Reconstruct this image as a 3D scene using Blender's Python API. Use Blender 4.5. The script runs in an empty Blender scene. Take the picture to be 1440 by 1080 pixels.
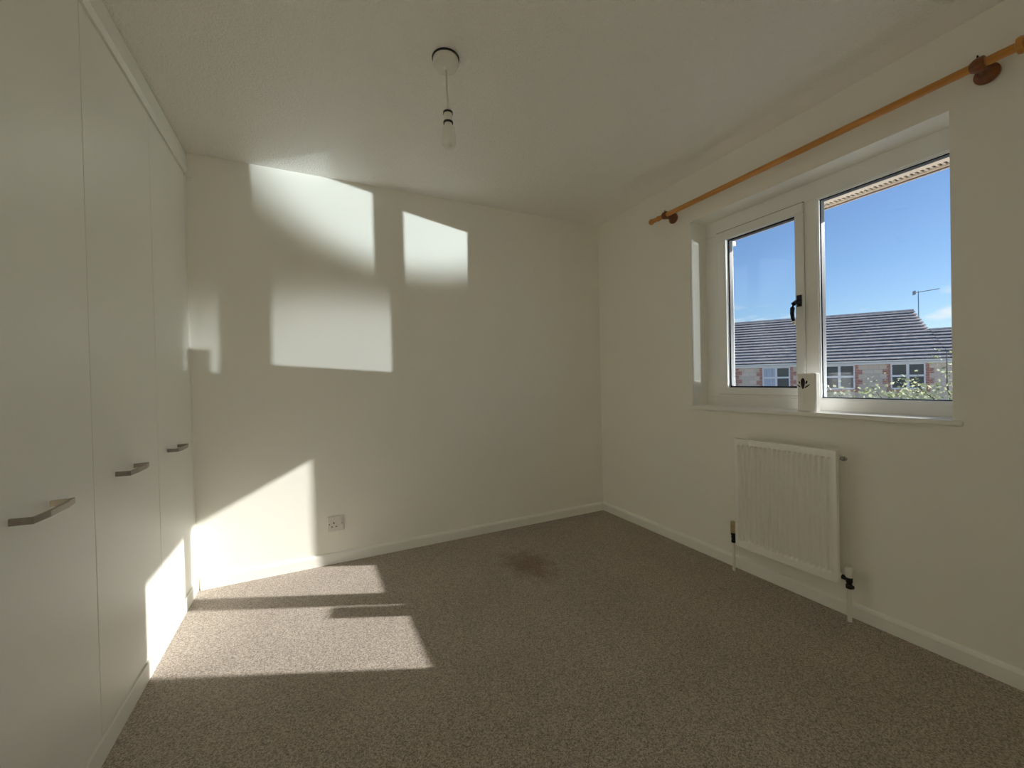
import bpy, bmesh, math, random
from mathutils import Vector, Matrix

# ------------------------------------------------------------------ scene, camera, sky, sun
scene = bpy.context.scene
C = scene.collection
scene.view_settings.view_transform = 'Standard'
scene.view_settings.look = 'None'
scene.view_settings.gamma = 1.0
scene.view_settings.use_curve_mapping = False
scene.view_settings.exposure = 0.50
scene.cycles.max_bounces = 20
scene.cycles.diffuse_bounces = 16
scene.cycles.glossy_bounces = 6
scene.cycles.transparent_max_bounces = 16
scene.cycles.sample_clamp_indirect = 6.0

CAM = Vector((-2.1534, -2.7238, 1.0939))
YAW, PITCH, ROLL, FPX = 0.4546, -0.0096, -0.0228, 574.29
fw = Vector((math.sin(YAW)*math.cos(PITCH), math.cos(YAW)*math.cos(PITCH), math.sin(PITCH)))
rt = Vector((math.cos(YAW), -math.sin(YAW), 0))
up = rt.cross(fw)
r2 = math.cos(ROLL)*rt + math.sin(ROLL)*up
u2 = -math.sin(ROLL)*rt + math.cos(ROLL)*up
cd = bpy.data.cameras.new('camera')
cd.sensor_width = 36.0
cd.lens = FPX/1440*36.0
cd.clip_start = 0.02
cd.clip_end = 500
cam = bpy.data.objects.new('camera', cd)
C.objects.link(cam)
cam.matrix_world = Matrix(((r2.x, u2.x, -fw.x, CAM.x), (r2.y, u2.y, -fw.y, CAM.y), (r2.z, u2.z, -fw.z, CAM.z), (0, 0, 0, 1)))
scene.camera = cam

SUN = Vector((1.0, -0.46, 0.515)).normalized()          # towards the sun
SUN_E = 5.2
SKY_STRENGTH = 0.0765

world = bpy.data.worlds.new('world')
scene.world = world
world.use_nodes = True
wt = world.node_tree
wt.nodes.clear()
wo = wt.nodes.new('ShaderNodeOutputWorld')
wb = wt.nodes.new('ShaderNodeBackground')
sky = wt.nodes.new('ShaderNodeTexSky')
sky.sky_type = 'NISHITA'
sky.sun_disc = False
sky.sun_elevation = math.asin(SUN.z)
sky.sun_rotation = math.atan2(SUN.x, SUN.y)
sky.altitude = 50
sky.air_density = 1.0
sky.dust_density = 0.4
sky.ozone_density = 3.0
# a few small fair-weather clouds low over the roofs
tc = wt.nodes.new('ShaderNodeTexCoord')
mp = wt.nodes.new('ShaderNodeMapping')
mp.inputs['Scale'].default_value = (7, 7, 26)
mp.inputs['Location'].default_value = (0.35, 0.1, 0.2)
nz = wt.nodes.new('ShaderNodeTexNoise')
nz.inputs['Scale'].default_value = 1.0
nz.inputs['Detail'].default_value = 5.0
cr = wt.nodes.new('ShaderNodeValToRGB')
cr.color_ramp.elements[0].position = 0.50
cr.color_ramp.elements[1].position = 0.62
sx = wt.nodes.new('ShaderNodeSeparateXYZ')
mr = wt.nodes.new('ShaderNodeMapRange')
mr.inputs['From Min'].default_value = 0.155
mr.inputs['From Max'].default_value = 0.115
mm = wt.nodes.new('ShaderNodeMath'); mm.operation = 'MULTIPLY'
mx = wt.nodes.new('ShaderNodeMix'); mx.data_type = 'RGBA'
mx.inputs['B'].default_value = (9.5, 9.8, 10.0, 1)
wt.links.new(tc.outputs['Generated'], mp.inputs['Vector'])
wt.links.new(mp.outputs['Vector'], nz.inputs['Vector'])
wt.links.new(nz.outputs['Fac'], cr.inputs['Fac'])
wt.links.new(tc.outputs['Generated'], sx.inputs['Vector'])
wt.links.new(sx.outputs['Z'], mr.inputs['Value'])
wt.links.new(cr.outputs['Color'], mm.inputs[0])
wt.links.new(mr.outputs['Result'], mm.inputs[1])
wt.links.new(mm.outputs['Value'], mx.inputs['Factor'])
tint = wt.nodes.new('ShaderNodeMix'); tint.data_type = 'RGBA'; tint.blend_type = 'MULTIPLY'
tint.inputs['Factor'].default_value = 1.0
tint.inputs['B'].default_value = (1.0, 1.15, 1.35, 1)
wt.links.new(sky.outputs['Color'], tint.inputs['A'])
wt.links.new(tint.outputs['Result'], mx.inputs['A'])
wt.links.new(mx.outputs['Result'], wb.inputs['Color'])
wb.inputs['Strength'].default_value = SKY_STRENGTH
wt.links.new(wb.outputs['Background'], wo.inputs['Surface'])


def lamp(name, kind, loc, aim, energy, color, **kw):
    d = bpy.data.lights.new(name, kind)
    d.energy = energy
    d.color = color
    for k, v in kw.items():
        setattr(d, k, v)
    o = bpy.data.objects.new(name, d)
    C.objects.link(o)
    o.location = loc
    o.rotation_euler = (Vector(aim)-Vector(loc)).to_track_quat('-Z', 'Y').to_euler()
    return o


lamp('sun', 'SUN', SUN*30, (0, 0, 0), SUN_E, (1.0, 0.97, 0.91), angle=math.radians(0.53))


# low sun glinting back up off windscreens parked down the street: three far sources
# out beyond the window, seen in the photograph as the pale patches high on the back wall
def glint(name, wall_pt, s, e, xsrc, radius, irr, color, blend=0.45, half_width=None):
    wp = Vector(wall_pt)
    dx = xsrc-wp.x
    src = wp+Vector((dx, -s*dx, -e*dx))
    d = (src-wp).length
    o = lamp(name, 'SPOT', src, wp, irr*4*math.pi*d*d, color, spot_size=2*math.atan(radius/d), spot_blend=blend,
         shadow_soft_size=0.11)
    if half_width:
        # the glint comes off one tall narrow pane: limit the beam to that pane's width
        o.data.use_nodes = True
        t = o.data.node_tree
        em = [n for n in t.nodes if n.type == 'EMISSION'][0]
        tc_ = t.nodes.new('ShaderNodeTexCoord')
        sp = t.nodes.new('ShaderNodeSeparateXYZ')
        dv_ = t.nodes.new('ShaderNodeMath'); dv_.operation = 'DIVIDE'
        ab = t.nodes.new('ShaderNodeMath'); ab.operation = 'ABSOLUTE'
        ra = t.nodes.new('ShaderNodeMapRange')
        ra.inputs['From Min'].default_value = half_width/d*1.1
        ra.inputs['From Max'].default_value = half_width/d*0.9
        t.links.new(tc_.outputs['Normal'], sp.inputs['Vector'])
        t.links.new(sp.outputs['X'], dv_.inputs[0]); t.links.new(sp.outputs['Z'], dv_.inputs[1])
        t.links.new(dv_.outputs['Value'], ab.inputs[0])
        t.links.new(ab.outputs['Value'], ra.inputs['Value'])
        t.links.new(ra.outputs['Result'], em.inputs['Strength'])


glint('sun_glint_windscreen', (-1.58, 0, 2.40), 0.815, 0.183, 23.0, 0.62, 3.1, (0.88, 0.98, 1.0), 0.42)
glint('sun_glint_bonnet', (-1.85, 0, 1.15), 0.58, 0.0725, 26.0, 0.58, 1.95, (0.92, 0.98, 1.0), 0.75)
glint('sun_glint_pane', (0.042, -0.911, 1.5), 2.9, 0.25, 8.0, 0.62, 2.0, (0.90, 0.98, 1.0), 0.3, half_width=0.036)

# sampling portal in the window opening (gives off no light of its own)
pd = bpy.data.lights.new('window_portal', 'AREA')
pd.shape = 'RECTANGLE'; pd.size = 1.20; pd.size_y = 1.12
pd.cycles.is_portal = True
po = bpy.data.objects.new('window_portal', pd)
C.objects.link(po)
po.location = (0.22, -1.50, 1.48)
po.rotation_euler = Vector((-1, 0, 0)).to_track_quat('-Z', 'Z').to_euler()


# ------------------------------------------------------------------ materials
def nodes(name):
    m = bpy.data.materials.new(name)
    m.use_nodes = True
    t = m.node_tree
    return m, t, t.nodes['Principled BSDF']


def mat(name, col, rough=0.5, metal=0.0, var=0.0, vscale=8.0, bump=0.0, bscale=60.0, bdist=0.002, stretch=None, spec=None, trans=0.0):
    """principled material with a little procedural colour variation and relief in object space"""
    m, t, b = nodes(name)
    b.inputs['Roughness'].default_value = rough
    b.inputs['Metallic'].default_value = metal
    if spec is not None:
        b.inputs['Specular IOR Level'].default_value = spec
    tc = t.nodes.new('ShaderNodeTexCoord')
    mp = t.nodes.new('ShaderNodeMapping')
    if stretch:
        mp.inputs['Scale'].default_value = stretch
    t.links.new(tc.outputs['Object'], mp.inputs['Vector'])
    n = t.nodes.new('ShaderNodeTexNoise')
    n.inputs['Scale'].default_value = vscale
    n.inputs['Detail'].default_value = 4
    t.links.new(mp.outputs['Vector'], n.inputs['Vector'])
    r = t.nodes.new('ShaderNodeValToRGB')
    r.color_ramp.elements[0].position = 0.3
    r.color_ramp.elements[1].position = 0.7
    r.color_ramp.elements[0].color = tuple(max(0, c*(1-var)) for c in col)+(1,)
    r.color_ramp.elements[1].color = tuple(min(1, c*(1+var)) for c in col)+(1,)
    t.links.new(n.outputs['Fac'], r.inputs['Fac'])
    t.links.new(r.outputs['Color'], b.inputs['Base Color'])
    if bump:
        n2 = t.nodes.new('ShaderNodeTexNoise')
        n2.inputs['Scale'].default_value = bscale
        n2.inputs['Detail'].default_value = 3
        t.links.new(mp.outputs['Vector'], n2.inputs['Vector'])
        bp = t.nodes.new('ShaderNodeBump')
        bp.inputs['Strength'].default_value = bump
        bp.inputs['Distance'].default_value = bdist
        t.links.new(n2.outputs['Fac'], bp.inputs['Height'])
        t.links.new(bp.outputs['Normal'], b.inputs['Normal'])
    return m


M = {}
M['wall'] = mat('wall_paint', (0.91, 0.895, 0.83), 0.55, var=0.006, vscale=3, bump=0.10, bscale=120, bdist=0.001)
M['gloss'] = mat('white_gloss_paint', (0.90, 0.89, 0.85), 0.32, var=0.01, vscale=5, bump=0.05, bscale=90, bdist=0.001)
M['upvc'] = mat('white_upvc', (0.90, 0.90, 0.88), 0.28, var=0.006, vscale=4)
M['door'] = mat('wardrobe_laminate', (0.88, 0.88, 0.82), 0.38, var=0.006, vscale=2, bump=0.04, bscale=150, bdist=0.0006)
M['radiator'] = mat('radiator_enamel', (0.92, 0.90, 0.86), 0.22, var=0.012, vscale=6)
M['nickel'] = mat('brushed_nickel', (0.36, 0.33, 0.29), 0.34, 1.0, var=0.08, vscale=60, stretch=(1, 0.05, 1))
M['black'] = mat('black_rubber', (0.012, 0.012, 0.014), 0.45, var=0.1)
M['dark_metal'] = mat('dark_bronze_metal', (0.035, 0.033, 0.035), 0.25, 0.7, var=0.1)
M['chrome'] = mat('dull_chrome', (0.42, 0.41, 0.38), 0.25, 1.0, var=0.05)
M['brass'] = mat('aged_cream_brass', (0.52, 0.42, 0.22), 0.45, 0.2, var=0.12, vscale=40)
M['white_plastic'] = mat('white_plastic', (0.82, 0.80, 0.74), 0.35, var=0.01)
M['socket'] = mat('socket_plastic', (0.80, 0.77, 0.72), 0.3, var=0.01)
M['hole'] = mat('dark_hole', (0.02, 0.018, 0.016), 0.7, var=0.05)
M['cord'] = mat('cord_pvc', (0.62, 0.58, 0.50), 0.5, var=0.03)
M['ceramic'] = mat('white_ceramic', (0.93, 0.92, 0.88), 0.22, var=0.012, vscale=10, bump=0.05, bscale=70)
M['carcass'] = mat('carcass_board', (0.72, 0.70, 0.63), 0.5, var=0.02)
M['cream_soffit'] = mat('cream_soffit', (0.80, 0.66, 0.52), 0.45, var=0.03, vscale=6)
M['brown_fascia'] = mat('brown_fascia', (0.16, 0.09, 0.07), 0.5, var=0.15)
M['render'] = mat('outer_render', (0.55, 0.48, 0.40), 0.8, var=0.08, vscale=12, bump=0.3, bscale=80)
M['stone'] = mat('house_frame_white', (0.82, 0.84, 0.86), 0.4, var=0.02)
M['white_out'] = mat('weathered_white_upvc', (0.94, 0.94, 0.93), 0.4, var=0.03, vscale=3)
M['tile'] = mat('concrete_roof_tile', (0.66, 0.57, 0.52), 0.7, var=0.18, vscale=4, bump=0.4, bscale=30, bdist=0.01)
M['roof_dark'] = mat('roof_underlay', (0.05, 0.045, 0.045), 0.9, var=0.1)
M['aerial'] = mat('aerial_aluminium', (0.35, 0.36, 0.38), 0.4, 0.8, var=0.05)
M['bark'] = mat('bark', (0.20, 0.17, 0.14), 0.8, var=0.25, vscale=20, bump=0.5, bscale=60, bdist=0.01)
M['tarmac'] = mat('ground_mix', (0.50, 0.48, 0.44), 0.9, var=0.2, vscale=0.4)
M['curtain'] = mat('net_curtain', (0.55, 0.60, 0.68), 0.9, var=0.25, vscale=3, stretch=(9, 9, 0.3))


def wood(name, a, b_, rough):
    m, t, b = nodes(name)
    tc = t.nodes.new('ShaderNodeTexCoord')
    mp = t.nodes.new('ShaderNodeMapping')
    mp.inputs['Scale'].default_value = (60, 3, 60)
    n = t.nodes.new('ShaderNodeTexNoise')
    n.inputs['Scale'].default_value = 1.5
    n.inputs['Detail'].default_value = 5
    r = t.nodes.new('ShaderNodeValToRGB')
    r.color_ramp.elements[0].color = a+(1,)
    r.color_ramp.elements[1].color = b_+(1,)
    r.color_ramp.elements[0].position = 0.3
    r.color_ramp.elements[1].position = 0.72
    t.links.new(tc.outputs['Object'], mp.inputs['Vector'])
    t.links.new(mp.outputs['Vector'], n.inputs['Vector'])
    t.links.new(n.outputs['Fac'], r.inputs['Fac'])
    t.links.new(r.outputs['Color'], b.inputs['Base Color'])
    b.inputs['Roughness'].default_value = rough
    return m


M['pine'] = wood('varnished_pine', (0.50, 0.20, 0.035), (0.68, 0.33, 0.08), 0.3)
M['pine_dark'] = wood('varnished_pine_end_grain', (0.15, 0.045, 0.013), (0.26, 0.085, 0.022), 0.28)


def carpet():
    m, t, b = nodes('twist_pile_carpet')
    L = t.links.new
    tc = t.nodes.new('ShaderNodeTexCoord')
    big = t.nodes.new('ShaderNodeTexNoise'); big.inputs['Scale'].default_value = 2.2; big.inputs['Detail'].default_value = 3
    vo = t.nodes.new('ShaderNodeTexVoronoi'); vo.inputs['Scale'].default_value = 290
    wb_ = t.nodes.new('ShaderNodeTexNoise'); wb_.inputs['Scale'].default_value = 130; wb_.inputs['Detail'].default_value = 2
    L(tc.outputs['Object'], big.inputs['Vector']); L(tc.outputs['Object'], vo.inputs['Vector']); L(tc.outputs['Object'], wb_.inputs['Vector'])
    sc_ = t.nodes.new('ShaderNodeSeparateColor'); L(vo.outputs['Color'], sc_.inputs['Color'])
    fine = t.nodes.new('ShaderNodeMath'); fine.operation = 'MULTIPLY_ADD'
    fine.inputs[1].default_value = 0.55
    L(sc_.outputs['Red'], fine.inputs[0])
    hw = t.nodes.new('ShaderNodeMath'); hw.operation = 'MULTIPLY'; hw.inputs[1].default_value = 0.45
    L(wb_.outputs['Fac'], hw.inputs[0]); L(hw.outputs['Value'], fine.inputs[2])
    r = t.nodes.new('ShaderNodeValToRGB')
    r.color_ramp.elements[0].position = 0.10; r.color_ramp.elements[0].color = (0.15, 0.125, 0.104, 1)
    r.color_ramp.elements[1].position = 0.90; r.color_ramp.elements[1].color = (0.70, 0.605, 0.52, 1)
    L(fine.outputs['Value'], r.inputs['Fac'])
    mix = t.nodes.new('ShaderNodeMix'); mix.data_type = 'RGBA'; mix.blend_type = 'MULTIPLY'
    mix.inputs['Factor'].default_value = 1.0
    r2_ = t.nodes.new('ShaderNodeValToRGB')
    r2_.color_ramp.elements[0].position = 0.3; r2_.color_ramp.elements[0].color = (0.88, 0.87, 0.86, 1)
    r2_.color_ramp.elements[1].position = 0.7; r2_.color_ramp.elements[1].color = (1.0, 1.0, 1.0, 1)
    L(big.outputs['Fac'], r2_.inputs['Fac'])
    L(r.outputs['Color'], mix.inputs['A']); L(r2_.outputs['Color'], mix.inputs['B'])
    # the reddish-brown stain in the middle of the floor, about 30 by 20 cm, ragged
    sep = t.nodes.new('ShaderNodeMapping')
    sep.inputs['Location'].default_value = (1.02*3.4, 0.59*2.3, 0)
    sep.inputs['Scale'].default_value = (3.4, 2.3, 1)
    L(tc.outputs['Object'], sep.inputs['Vector'])
    wob = t.nodes.new('ShaderNodeTexNoise'); wob.inputs['Scale'].default_value = 14; wob.inputs['Detail'].default_value = 4
    L(tc.outputs['Object'], wob.inputs['Vector'])
    ln = t.nodes.new('ShaderNodeVectorMath'); ln.operation = 'LENGTH'
    L(sep.outputs['Vector'], ln.inputs[0])
    sub = t.nodes.new('ShaderNodeMath'); sub.operation = 'MULTIPLY_ADD'
    sub.inputs[1].default_value = 0.9; L(wob.outputs['Fac'], sub.inputs[0]); L(ln.outputs['Value'], sub.inputs[2])
    mr = t.nodes.new('ShaderNodeMapRange')
    mr.inputs['From Min'].default_value = 1.02; mr.inputs['From Max'].default_value = 0.62
    mr.inputs['To Min'].default_value = 0.0; mr.inputs['To Max'].default_value = 0.6
    L(sub.outputs['Value'], mr.inputs['Value'])
    st = t.nodes.new('ShaderNodeMix'); st.data_type = 'RGBA'; st.blend_type = 'MULTIPLY'
    st.inputs['B'].default_value = (0.52, 0.36, 0.26, 1)
    L(mr.outputs['Result'], st.inputs['Factor']); L(mix.outputs['Result'], st.inputs['A'])
    L(st.outputs['Result'], b.inputs['Base Color'])
    b.inputs['Roughness'].default_value = 0.95
    b.inputs['Specular IOR Level'].default_value = 0.1
    b.inputs['Sheen Weight'].default_value = 0.15
    bp = t.nodes.new('ShaderNodeBump'); bp.inputs['Strength'].default_value = 0.7; bp.inputs['Distance'].default_value = 0.004
    L(fine.outputs['Value'], bp.inputs['Height']); L(bp.outputs['Normal'], b.inputs['Normal'])
    return m


def artex():
    """stippled textured ceiling with a smooth border strip along the window wall"""
    m, t, b = nodes('artex_ceiling')
    L = t.links.new
    b.inputs['Base Color'].default_value = (0.96, 0.935, 0.885, 1)
    b.inputs['Roughness'].default_value = 0.36
    tc = t.nodes.new('ShaderNodeTexCoord')
    n = t.nodes.new('ShaderNodeTexNoise'); n.inputs['Scale'].default_value = 75; n.inputs['Detail'].default_value = 3
    n.inputs['Distortion'].default_value = 1.2
    L(tc.outputs['Object'], n.inputs['Vector'])
    sx = t.nodes.new('ShaderNodeSeparateXYZ'); L(tc.outputs['Object'], sx.inputs['Vector'])
    mr = t.nodes.new('ShaderNodeMapRange')
    mr.inputs['From Min'].default_value = -0.155; mr.inputs['From Max'].default_value = -0.135
    mr.inputs['To Min'].default_value = 1.0; mr.inputs['To Max'].default_value = 0.0
    L(sx.outputs['X'], mr.inputs['Value'])
    r = t.nodes.new('ShaderNodeValToRGB'); r.color_ramp.elements[0].position = 0.38; r.color_ramp.elements[1].position = 0.62
    L(n.outputs['Fac'], r.inputs['Fac'])
    mu = t.nodes.new('ShaderNodeMath'); mu.operation = 'MULTIPLY'
    L(r.outputs['Color'], mu.inputs[0]); L(mr.outputs['Result'], mu.inputs[1])
    bp = t.nodes.new('ShaderNodeBump'); bp.inputs['Strength'].default_value = 0.5; bp.inputs['Distance'].default_value = 0.006
    L(mu.outputs['Value'], bp.inputs['Height']); L(bp.outputs['Normal'], b.inputs['Normal'])
    return m


def glass(name, tint, refl=1.0):
    m = bpy.data.materials.new(name)
    m.use_nodes = True
    t = m.node_tree
    t.nodes.clear()
    o = t.nodes.new('ShaderNodeOutputMaterial')
    tr = t.nodes.new('ShaderNodeBsdfTransparent'); tr.inputs['Color'].default_value = tint
    gl = t.nodes.new('ShaderNodeBsdfGlossy'); gl.inputs['Roughness'].default_value = 0.0
    fr = t.nodes.new('ShaderNodeFresnel')
    # the same small reflection on either face of the pane
    ge = t.nodes.new('ShaderNodeNewGeometry')
    io = t.nodes.new('ShaderNodeMapRange')
    io.inputs['To Min'].default_value = 1.45; io.inputs['To Max'].default_value = 1/1.45
    t.links.new(ge.outputs['Backfacing'], io.inputs['Value'])
    t.links.new(io.outputs['Result'], fr.inputs['IOR'])
    mx = t.nodes.new('ShaderNodeMixShader')
    t.links.new(fr.outputs['Fac'], mx.inputs['Fac'])
    t.links.new(tr.outputs['BSDF'], mx.inputs[1]); t.links.new(gl.outputs['BSDF'], mx.inputs[2])
    t.links.new(mx.outputs['Shader'], o.inputs['Surface'])
    return m


def bulb_glass():
    m, t, b = nodes('frosted_bulb')
    b.inputs['Base Color'].default_value = (0.90, 0.90, 0.86, 1)
    b.inputs['Roughness'].default_value = 0.35
    b.inputs['Subsurface Weight'].default_value = 0.25
    b.inputs['Subsurface Radius'].default_value = (0.02, 0.02, 0.02)
    return m


def masonry(name, c1, c2, mortar, bw, bh, rough=0.85):
    m, t, b = nodes(name)
    L = t.links.new
    tc = t.nodes.new('ShaderNodeTexCoord')
    mp = t.nodes.new('ShaderNodeMapping'); mp.inputs['Rotation'].default_value = (math.pi/2, 0, 0)
    L(tc.outputs['Object'], mp.inputs['Vector'])
    br = t.nodes.new('ShaderNodeTexBrick')
    br.inputs['Color1'].default_value = c1+(1,); br.inputs['Color2'].default_value = c2+(1,); br.inputs['Mortar'].default_value = mortar+(1,)
    br.inputs['Scale'].default_value = 1.0
    br.inputs['Brick Width'].default_value = bw; br.inputs['Row Height'].default_value = bh; br.inputs['Mortar Size'].default_value = 0.012
    L(mp.outputs['Vector'], br.inputs['Vector'])
    L(br.outputs['Color'], b.inputs['Base Color'])
    bp = t.nodes.new('ShaderNodeBump'); bp.inputs['Strength'].default_value = 0.4; bp.inputs['Distance'].default_value = 0.01; bp.invert = True
    L(br.outputs['Fac'], bp.inputs['Height']); L(bp.outputs['Normal'], b.inputs['Normal'])
    b.inputs['Roughness'].default_value = rough
    return m


def leaf_mat():
    m, t, b = nodes('leaf_green_glints')
    oi = t.nodes.new('ShaderNodeNewGeometry')
    r = t.nodes.new('ShaderNodeValToRGB')
    r.color_ramp.elements[0].color = (0.20, 0.25, 0.09, 1)
    r.color_ramp.elements[1].color = (0.85, 0.86, 0.58, 1)  # pale end puts sunlit glints into the leaf colour
    t.links.new(oi.outputs['Random Per Island'], r.inputs['Fac'])
    t.links.new(r.outputs['Color'], b.inputs['Base Color'])
    b.inputs['Roughness'].default_value = 0.35
    tr = t.nodes.new('ShaderNodeBsdfTranslucent')
    t.links.new(r.outputs['Color'], tr.inputs['Color'])
    mx = t.nodes.new('ShaderNodeMixShader'); mx.inputs['Fac'].default_value = 0.45
    out = t.nodes['Material Output']
    t.links.new(b.outputs['BSDF'], mx.inputs[1]); t.links.new(tr.outputs['BSDF'], mx.inputs[2])
    t.links.new(mx.outputs['Shader'], out.inputs['Surface'])
    return m


M['carpet'] = carpet()
M['artex'] = artex()
M['glass'] = glass('clear_glazing', (0.96, 0.97, 0.97, 1))
M['bulb'] = bulb_glass()
M['house_stone'] = masonry('reconstituted_stone', (0.84, 0.71, 0.57), (0.72, 0.60, 0.48), (0.66, 0.55, 0.45), 0.42, 0.20)
M['brick'] = masonry('red_brick', (0.60, 0.20, 0.14), (0.48, 0.15, 0.11), (0.60, 0.50, 0.42), 0.22, 0.075)
M['leaf'] = leaf_mat()


def dark_pane():
    m, t, b = nodes('far_window_glass')
    b.inputs['Base Color'].default_value = (0.05, 0.07, 0.09, 1)
    b.inputs['Roughness'].default_value = 0.06
    b.inputs['Specular IOR Level'].default_value = 0.9
    return m


M['dark_pane'] = dark_pane()


# ------------------------------------------------------------------ mesh helpers
def link(name, bm, m, parent=None, smooth=False, bevel=0.0, seg=2):
    me = bpy.data.meshes.new(name)
    bm.normal_update()
    bm.to_mesh(me)
    bm.free()
    if m:
        me.materials.append(M[m] if isinstance(m, str) else m)
    if smooth:
        for p in me.polygons:
            p.use_smooth = True
    o = bpy.data.objects.new(name, me)
    C.objects.link(o)
    if parent:
        o.parent = parent
    if bevel:
        md = o.modifiers.new('bevel', 'BEVEL')
        md.width = bevel; md.segments = seg; md.limit_method = 'ANGLE'; md.angle_limit = math.radians(40)
    if smooth:
        try:
            me.set_sharp_from_angle(angle=math.radians(35))
        except Exception:
            pass
    return o


def box(bm, x0, x1, y0, y1, z0, z1):
    if x0 > x1: x0, x1 = x1, x0
    if y0 > y1: y0, y1 = y1, y0
    if z0 > z1: z0, z1 = z1, z0
    v = [bm.verts.new(c) for c in ((x0, y0, z0), (x1, y0, z0), (x1, y1, z0), (x0, y1, z0), (x0, y0, z1), (x1, y0, z1), (x1, y1, z1), (x0, y1, z1))]
    for f in ((3, 2, 1, 0), (4, 5, 6, 7), (0, 1, 5, 4), (1, 2, 6, 5), (2, 3, 7, 6), (3, 0, 4, 7)):
        bm.faces.new([v[i] for i in f])


def B(*boxes):
    bm = bmesh.new()
    for b in boxes:
        box(bm, *b)
    return bm


def prism(bm, pts, a, b):
    """closed profile pts [(x,z)..] extruded along y from a to b"""
    n = len(pts)
    p0 = [bm.verts.new((x, a, z)) for x, z in pts]
    p1 = [bm.verts.new((x, b, z)) for x, z in pts]
    for i in range(n):
        bm.faces.new((p0[i], p0[(i+1) % n], p1[(i+1) % n], p1[i]))
    bm.faces.new(list(reversed(p0)))
    bm.faces.new(p1)
    bmesh.ops.recalc_face_normals(bm, faces=bm.faces[:])


def lathe(bm, prof, origin=(0, 0, 0), axis='z', n=28):
    """prof [(radius, h)..] revolved round an axis"""
    o = Vector(origin)
    rings = []
    for r, h in prof:
        ring = []
        for i in range(n):
            a = 2*math.pi*i/n
            c, s = r*math.cos(a), r*math.sin(a)
            v = {'z': (c, s, h), 'y': (s, h, c), 'x': (h, c, s)}[axis]
            ring.append(bm.verts.new(o+Vector(v)))
        rings.append(ring)
    for a, b in zip(rings, rings[1:]):
        for i in range(n):
            bm.faces.new((a[i], a[(i+1) % n], b[(i+1) % n], b[i]))
    bm.faces.new(list(reversed(rings[0])))
    bm.faces.new(rings[-1])
    bmesh.ops.recalc_face_normals(bm, faces=bm.faces[:])


def tube(bm, pts, rad, n=10):
    pts = [Vector(p) for p in pts]
    if not isinstance(rad, (list, tuple)):
        rad = [rad]*len(pts)
    rings = []
    for i, p in enumerate(pts):
        d = (pts[min(i+1, len(pts)-1)]-pts[max(i-1, 0)]).normalized()
        ref = Vector((0, 0, 1)) if abs(d.z) < 0.9 else Vector((1, 0, 0))
        a = d.cross(ref).normalized()
        b = d.cross(a)
        rings.append([bm.verts.new(p+rad[i]*(math.cos(2*math.pi*k/n)*a+math.sin(2*math.pi*k/n)*b)) for k in range(n)])
    for a, b in zip(rings, rings[1:]):
        for i in range(n):
            bm.faces.new((a[i], a[(i+1) % n], b[(i+1) % n], b[i]))
    bm.faces.new(list(reversed(rings[0])))
    bm.faces.new(rings[-1])
    bmesh.ops.recalc_face_normals(bm, faces=bm.faces[:])


def empty(name, loc=(0, 0, 0), rz=0.0):
    o = bpy.data.objects.new(name, None)
    o.empty_display_size = 0.1
    C.objects.link(o)
    o.location = loc
    o.rotation_euler = (0, 0, rz)
    return o


def tag(o, label, cat, group=None):
    o['label'] = label
    o['category'] = cat
    if group:
        o['group'] = group
    return o


def structure(o, label=None):
    o['kind'] = 'structure'
    if label:
        o['label'] = label
    return o


# ------------------------------------------------------------------ the room
H = 2.35
XW = -2.7356            # face of the wardrobe doors
YB = -3.05              # wall behind the camera
XL = -3.36              # wall behind the wardrobe
structure(link('floor', B((XL, 0.14, YB-0.1, 0.1, -0.12, 0)), 'carpet'), 'worn brown twist-pile carpet with a reddish stain')
structure(link('ceiling', B((XL-0.1, 0.30, YB-0.1, 0.1, H, H+0.12)), 'artex'), 'stippled cream ceiling')
structure(link('wall_back', B((XL-0.1, 0.14, 0, 0.1, 0, H)), 'wall'), 'cream painted wall with the sun patches')
# doorway and unseen landing behind the camera, added to let fill light in
DX0, DX1, DZ = -2.68, -1.90, 2.0
structure(link('wall_front', B((XL-0.1, DX0, YB-0.1, YB, 0, H), (DX1, 0.14, YB-0.1, YB, 0, H), (DX0, DX1, YB-0.1, YB, DZ, H)), 'wall'), 'cream painted wall facing the sun patches')
structure(link('wall_added_landing', B((XL-0.1, 0.14, -4.40, -4.30, 0, H), (XL-0.1, -2.80, -4.30, YB-0.1, 0, H), (0.04, 0.14, -4.30, YB-0.1, 0, H)), 'wall'), 'cream landing walls added outside the doorway for fill light')
structure(link('floor_added_landing', B((XL-0.1, 0.14, -4.40, YB-0.1, -0.12, 0)), 'carpet'), 'landing carpet added outside the doorway for fill light')
structure(link('ceiling_added_landing', B((XL-0.1, 0.14, -4.40, YB-0.1, H, H+0.12)), 'artex'), 'landing ceiling added outside the doorway for fill light')
tr_ = structure(link('trim_1', B((DX0-0.055, DX0, YB, YB+0.015, 0, DZ+0.055), (DX1, DX1+0.06, YB, YB+0.015, 0, DZ+0.055), (DX0, DX1, YB, YB+0.015, DZ, DZ+0.055)), 'gloss'), 'white casing of the added doorway')
structure(link('wall_left', B((XL-0.1, XL, YB, 0, 0, H)), 'wall'), 'wall behind the wardrobe')


def wall_layer(x0, x1, y0, y1, oy0, oy1, oz0, oz1, zt, zb=0.0):
    return [(x0, x1, y0, oy0, zb, zt), (x0, x1, oy1, y1, zb, zt), (x0, x1, oy0, oy1, zb, oz0), (x0, x1, oy0, oy1, oz1, zt)]


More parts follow.
